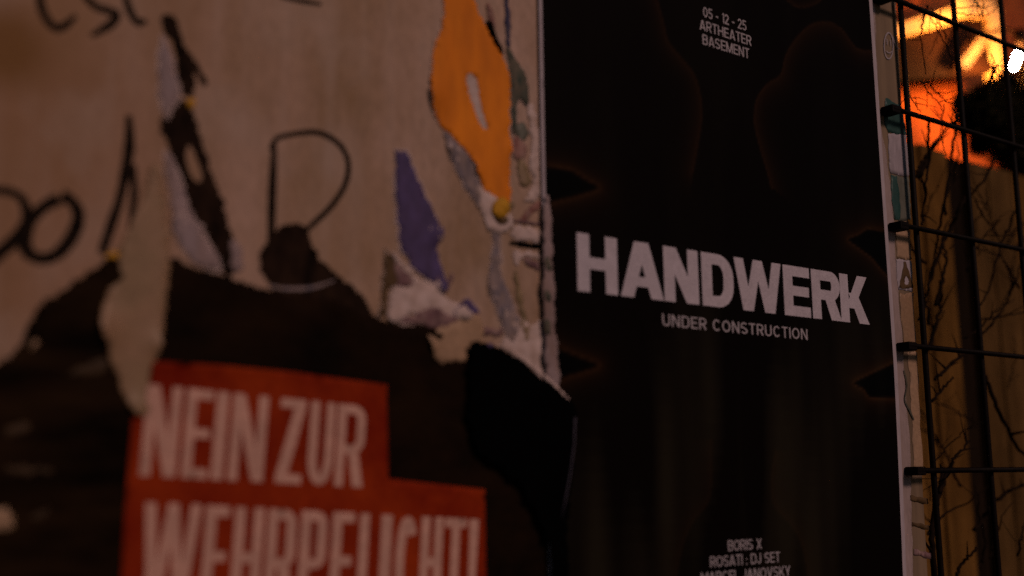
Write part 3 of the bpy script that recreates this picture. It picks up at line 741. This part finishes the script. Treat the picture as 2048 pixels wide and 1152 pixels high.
dd = thing('sticker', at(1776, 92), 'faded round sticker with a face like scrawl', 'sticker')
ribbon('ring', [(1776+9*math.cos(i*math.pi/5), 92+26*math.sin(i*math.pi/5)) for i in range(11)], [4]*11, M['stickerpale'], dd, hf=lambda x, z: 0.0, off=.0012)
ribbon('scrawl', [(1772,78),(1772.5,84),(1773,90)], [3]*3, M['stickerpale'], dd, hf=lambda x, z: 0.0, off=.0014)
ribbon('scrawl', [(1779,80),(1779.5,86),(1780,92)], [3]*3, M['stickerpale'], dd, hf=lambda x, z: 0.0, off=.0014)
ribbon('scrawl', [(1771,102),(1775,106),(1779,106),(1782,103)], [3]*4, M['stickerpale'], dd, hf=lambda x, z: 0.0, off=.0014)
ribbon('scrawl', [(1784,74),(1790,92),(1796,98)], [3]*3, M['stickerpale'], dd, hf=lambda x, z: 0.0, off=.0014)
ts = thing('sticker', at(1810, 552), 'small white sticker with a brown triangle on the board edge', 'sticker')
scrap('sheet', [(1791,518),(1822,522),(1825,584),(1796,580)], 'stickerpale', .0030, '', '', parent=ts, seed=66, board=True, smooth=False, jit=.0003)
scrap('triangle', [(1806,524),(1811,524),(1826,576),(1797,576)], 'brown', .0036, '', '', parent=ts, seed=67, board=True, smooth=False, jit=.0004, holes=[[(1811,552),(1817,562),(1814,570),(1808,566)]])
scrap('tan_veneer', [(1791,462),(1821,462),(1823,518),(1794,518)], 'paleTan', .0026, 'tan torn paper on the board edge above the triangle sticker', 'paper scrap', seed=68, board=True, smooth=False, jit=.0006)
scrap('paper_strip', [(1799,585),(1827,586),(1831,690),(1806,690)], 'tan', .0026, 'orange tan paper on the board edge below the triangle sticker', 'paper scrap', seed=69, board=True, smooth=False, jit=.0006)
scrap('paper_strip', [(1814,706),(1834,706),(1846,935),(1826,935),(1822,800)], 'paleTan', .0026, 'torn beige paper low on the board edge', 'paper scrap', seed=70, board=True, smooth=False, jit=.0008)
ribbon('scratch', [(1806,740),(1812,770),(1808,800),(1818,822),(1826,840)], [4,5,5,6,4], M['green'], wall, hf=lambda x, z: 0.0, off=.0016)
for k, (y, hh) in enumerate([(999,10),(1052,9),(1108,12)]):
    scrap('tape_band', [(1820+.06*(y-999),y-hh/2-4),(1855+.06*(y-999),y-hh/2+4),(1855+.06*(y-999),y+hh/2+4),(1820+.06*(y-999),y+hh/2-4)], ['brown','brown','plum'][k], .0040,
          ['upper dark tape band low on the board edge','middle dark tape band low on the board edge','lowest dark tape band on the board edge'][k], 'tape', seed=71+k, board=True, smooth=False, jit=.0003)

# ------------------------------------------------------------------ welded wire mesh fence
mesh = thing('mesh_fence', (1.6, -.02, .25), 'dark welded wire mesh fence fixed to the end of the poster wall', 'fence')
FY = -.011
for i in range(14):
    x = (1.4235 + .1405*i)*(DIST + FY)/DIST
    V, F = tube_geo([(x, FY, .25), (x+.002, FY, 1.0), (x+.0015*math.sin(i*2), FY+.001, 1.7), (x, FY, 2.62)], .0041, n=8)
    obj('vertical_bar', V, F, M['steel'], mesh)
for i in range(14):
    z = EYE + (.0075 + .1685*(i-7))*(DIST + FY - .0074)/DIST
    V, F = tube_geo([(1.357, FY-.0074, z), (2.0, FY-.0070, z+.001), (2.7, FY-.0078, z-.001), (3.32, FY-.0074, z)], .0037, n=8)
    obj('horizontal_bar', V, F, M['steel'], mesh)
    box('clip', (1.3545, FY-.0105, z-.0062), (1.3735, -.0012, z+.0052), M['steel'], mesh, .0015)  # black block added to imitate the bar end together with its shadow

# ------------------------------------------------------------------ rear board fence
RY = .45
rear = thing('board_fence', (2.6, RY, 0), 'brown vertical board fence behind the wire mesh', 'fence')
xs = [at(p, 700, RY).x for p in (1838,1866,1892,1922,1962,2005,2052)]
step = .105
bx = [xs[0]-step*i for i in range(7, 0, -1)] + xs + [xs[-1]+step*i for i in range(1, 26)]
for i in range(len(bx)-1):
    x0, x1 = bx[i], bx[i+1]
    dark = abs(x0 - xs[3]) < 1e-6  # one plank is much darker and set slightly back
    m = M['reardark'] if dark else M[random.choice(['rearwood','rearwood','rearwood2'])]
    dy = .016 if dark else random.uniform(-.004, .004)
    b = box('plank', (x0+.0015, RY+dy, .03), (x1-.0015, RY+dy+.018, EYE+.698+random.uniform(-.004,.004)), m, rear, .0015)
    if dark: b['label'] = 'dark plank'
for z in (.5, 1.9):
    box('rail', (bx[0], RY+.040, z), (bx[-1], RY+.075, z+.07), M['rearwood2'], rear, .003)

# ------------------------------------------------------------------ lit building beyond the fence
BY = .98
bld = thing('building', (3.4, BY, 0), 'orange lit house wall rising behind the board fence', 'building')
box('wall', (.4, BY, 0), (8, BY+.2, 4.6), M['facade'], bld)
def slab(name, quad, t, m, parent):
    """a flat board through four corner points, t thick away from the viewer"""
    n = (quad[1]-quad[0]).cross(quad[3]-quad[0]).normalized()
    if n.y < 0: n = -n
    V = [tuple(q) for q in quad] + [tuple(q+n*t) for q in quad]
    F = [(0,1,2,3),(7,6,5,4),(0,4,5,1),(1,5,6,2),(2,6,7,3),(3,7,4,0)]
    return obj(name, V, F, m, parent, False)
tp = thing('tilted_panel', at(1890, 110, .85), 'dark tilted panel with cream rails leaning on the orange house wall', 'panel')
slab('panel', [at(1760,88,.87), at(1985,30,.87), at(1988,142,.83), at(1760,166,.83)], .012, M['panel'], tp)
slab('rail', [at(1760,60,.86), at(1915,12,.86), at(1915,38,.852), at(1760,84,.852)], .02, M['pale'], tp)
slab('rail', [at(1908,-6,.86), at(1992,2,.86), at(1992,34,.852), at(1908,30,.852)], .02, M['pale'], tp)
slab('side_rail', [at(1976,26,.855), at(2004,20,.855), at(2006,160,.83), at(1984,160,.83)], .022, M['pale'], tp)
slab('strut', [at(1966,66,.80), at(1980,76,.80), at(1934,138,.80), at(1920,126,.80)], .014, M['strut'], tp)

lamp = thing('wall_lamp', at(2034, 118, .84), 'glowing orange lamp on the house wall above the dark bush', 'lamp')
c = at(2032, 122, .70)
def lathe(name, c, prof, m, parent, n=16, tilt=0.0):
    V, F = [], []
    for r, z in prof:
        for j in range(n):
            a = 2*math.pi*j/n
            V.append((c.x + r*math.cos(a) + z*tilt, c.y + r*math.sin(a), c.z + z))
    k = len(prof)
    for i in range(k-1):
        for j in range(n):
            F.append((i*n+j, i*n+(j+1) % n, (i+1)*n+(j+1) % n, (i+1)*n+j))
    return obj(name, V, F, m, parent)
lathe('bulb', c, [(.001,-.030),(.005,-.028),(.007,-.018),(.0065,-.006),(.008,.006),(.0095,.016),(.0085,.026),(.005,.034),(.001,.038)], emit('lamp_glow', (1.0, .36, .075), 1900), lamp, tilt=.75)
lathe('socket', c + Vector((.036,0,.050)), [(.001,0),(.015,0),(.017,.012),(.017,.05),(.001,.052)], M['steel'], lamp)
V, F = tube_geo([c+Vector((.036,0,.09)), c+Vector((.036,.05,.12)), c+Vector((.036,BY-c.y,.12))], .007, n=8)
obj('bracket', V, F, M['steel'], lamp)

# ------------------------------------------------------------------ dark bush between fence and house
bush = thing('bush', at(2010, 260, .68), 'dark leafy bush reaching over the board fence below the lamp', 'bush')
V, F = [], []
rb = random.Random(11)
centres = [(at(1995,228,.66), .095), (at(2045,210,.66), .12), (at(1965,240,.66), .075), (at(2010,275,.64), .085), (at(2080,280,.66), .15), (at(1945,225,.68), .05), (at(2045,290,.64), .09)]
base_c = list(centres)
for k in range(40):
    q = rb.choice(base_c); a = rb.uniform(0, 6.28); d = rb.uniform(.8, 1.1)
    centres.append((q[0] + Vector((math.cos(a)*q[1]*d, rb.uniform(-.03,.03), math.sin(a)*q[1]*d*.85)), rb.uniform(.012, .030)))
for cc, rad in centres:
    for k in range(int(16000*rad)):
        d = Vector((rb.gauss(0,1), rb.gauss(0,1), rb.gauss(0,1))).normalized() * rad * rb.random()**.4
        p = cc + Vector((d.x*1.1, d.y*.8, d.z))
        a = Vector((rb.gauss(0,1), rb.gauss(0,1), rb.gauss(0,1))).normalized(); b = a.orthogonal().normalized()
        l = rb.uniform(.009, .019); w = l*.42
        i = len(V)
        V += [p-a*l, p+b*w, p+a*l, p-b*w]; F.append((i,i+1,i+2,i+3))
obj('foliage', V, F, M['leaf'], bush, False)['kind'] = 'stuff'
for dx in (-.05, .03, .12):
    q = at(2030, 250, .68)
    V, F = tube_geo([(q.x+dx*.3, .72, 0), (q.x+dx*.6, .71, 1.2), (q.x+dx, .68, q.z)], .016, .006, 7)
    obj('stem', V, F, M['twig'], bush)

# ------------------------------------------------------------------ bare creepers in and behind the mesh
def plant(name, label, twigs, seed):
    t = thing(name, (0,0,0), label, 'plant')
    p0 = at(*twigs[0][0][0], twigs[0][1]); t.location = (p0.x, p0.y, p0.z)
    rr = random.Random(seed)
    for pts, y, r0, r1 in twigs:
        P = [at(px, py, y + .012*i*rr.uniform(-.4,1)) for i, (px, py) in enumerate(pts)]
        P = catmull(P, 5, False)
        P = [q + Vector((rr.gauss(0,.0012), rr.gauss(0,.001), rr.gauss(0,.0012))) for q in P]
        V, F = tube_geo(P, r0, r1, 6)
        # side shoots
        for k in range(rr.randint(2, 4)):
            i = rr.randrange(2, len(P)-2)
            d = (P[i+1]-P[i-1]).normalized()
            s = (d*.6 + Vector((rr.uniform(-1,1), rr.uniform(-.4,.4), rr.uniform(-.2,1)))).normalized()
            ln = rr.uniform(.02, .055)
            tube_geo([P[i], P[i]+s*ln*.5+Vector((0,0,rr.uniform(-.004,.004))), P[i]+s*ln], max(r1, .0007), .0004, 5, V, F)
        obj('twig', V, F, M['twig'], t)
    return t
plant('bare_shrub', 'bare branching shrub growing between the mesh and the board fence', [
    ([(1838,350),(1856,318),(1866,292),(1886,268),(1906,248)], .10, .0042, .0014),
    ([(1858,236),(1857,280),(1858,320),(1852,370),(1846,420),(1842,450)], .08, .0024, .0016),
    ([(1912,250),(1906,290),(1902,330),(1892,390),(1880,450),(1868,520),(1856,580)], .09, .0026, .0018),
    ([(1834,352),(1842,330),(1858,306),(1868,294)], .10, .0030, .0024),
    ([(1990,312),(1976,345),(1958,372),(1938,392)], .12, .0030, .0014),
    ([(2030,420),(2016,458),(2002,490),(1990,530),(1978,580),(1962,612)], .10, .0024, .0014),
    ([(1930,395),(1918,420),(1900,460),(1880,500),(1866,545),(1850,600),(1840,640)], .12, .0040, .0022),
    ([(1868,760),(1884,746),(1902,728),(1924,712),(1936,704)], .09, .0028, .0022),
    ([(1864,802),(1880,784),(1894,768),(1906,752)], .08, .0024, .0014),
    ([(1966,740),(1980,778),(1996,818),(2014,856),(2034,892),(2060,920)], .11, .0040, .0028),
    ([(1966,668),(1984,648),(2000,624),(2016,600),(2030,560)], .10, .0020, .0012),
    ([(1880,985),(1892,950),(1908,918),(1924,900),(1940,880)], .08, .0034, .0014),
    ([(1994,1002),(2012,986),(2030,976),(2060,966)], .14, .0034, .0020),
    ([(1950,1060),(1966,1036),(1982,1012),(1994,1000)], .14, .0032, .0020),
    ([(1912,1152),(1924,1128),(1938,1110),(1952,1096)], .10, .0030, .0016),
    ([(1874,1160),(1864,1090),(1866,1040),(1878,985),(1884,940)], .06, .0052, .0030),
    ([(1960,640),(1990,634),(2020,630),(2060,622)], .12, .0016, .0012),
    ([(1974,420),(1966,400),(1958,388)], .14, .0016, .001),
    ([(1948,398),(1964,428),(1980,452),(1996,470)], .12, .0016, .001),
    ([(2000,440),(1984,456),(1966,476),(1952,500)], .12, .0016, .001),
    ([(1870,610),(1884,560),(1892,520),(1886,480),(1896,440)], .12, .0036, .0014),
    ([(1856,700),(1872,650),(1882,610),(1880,560)], .13, .0040, .002),
    ([(2046,520),(2030,560),(2014,590),(2004,610)], .13, .0018, .001),
    ([(1880,930),(1898,946),(1880,968)], .07, .0018, .001),
], 5)
plant('vine', 'thin bare vine tendrils hanging across the glowing lamp and mesh top', [
    ([(1856,12),(1848,36),(1842,60),(1844,96),(1852,150)], .02, .0016, .0008),
    ([(1853,16),(1866,40),(1878,64),(1892,92),(1906,124)], .02, .0011, .0007),
    ([(1862,14),(1872,40),(1880,52),(1870,80),(1858,110)], .03, .0010, .0006),
    ([(1882,20),(1878,44),(1890,70),(1904,88)], .02, .0010, .0006),
    ([(1840,160),(1856,184),(1872,200),(1886,224)], .02, .0010, .0007),
    ([(1858,164),(1874,186),(1892,202),(1910,208)], .02, .0012, .0008),
    ([(1818,186),(1828,204),(1842,224)], .02, .0009, .0006),
    ([(1900,20),(1930,14),(1962,14),(1990,8),(1998,-10)], .02, .0009, .0007),
    ([(1912,24),(1940,30),(1966,32),(1986,22),(1996,4)], .03, .0009, .0007),
    ([(1950,-10),(1954,14),(1958,34)], .02, .0009, .0007),
    ([(1970,-10),(1966,10),(1964,32)], .02, .0009, .0007),
    ([(1982,108),(1992,130),(2004,160),(2020,192)], .03, .0010, .0006),
    ([(1992,134),(1984,148),(1976,164)], .03, .0034, .0012),
    ([(1984,148),(1988,180),(1992,215),(2000,255)], .03, .0011, .0006),
    ([(1886,210),(1884,250),(1886,290),(1892,312)], .04, .0010, .0006),
    ([(2004,170),(2010,200),(2022,240),(2040,280)], .04, .0010, .0006),
    ([(1917,225),(1910,244),(1911,262)], .01, .0030, .0016),
], 9)

rq = random.Random(23); tw = []
for k in range(26):
    x, y = rq.uniform(1845, 2050), rq.uniform(420, 1150); a = rq.uniform(-2.4, -.7); P = [(x, y)]
    for j in range(rq.randint(3, 5)):
        a += rq.uniform(-.45, .45); l = rq.uniform(18, 42)
        x += l*math.cos(a); y += l*math.sin(a); P.append((x, y))
    tw.append((P, rq.uniform(.08, .32), rq.uniform(.0010, .0028), .0006))
plant('bare_shrub', 'fine tangle of thin dry twigs close to the board fence', tw, 31)
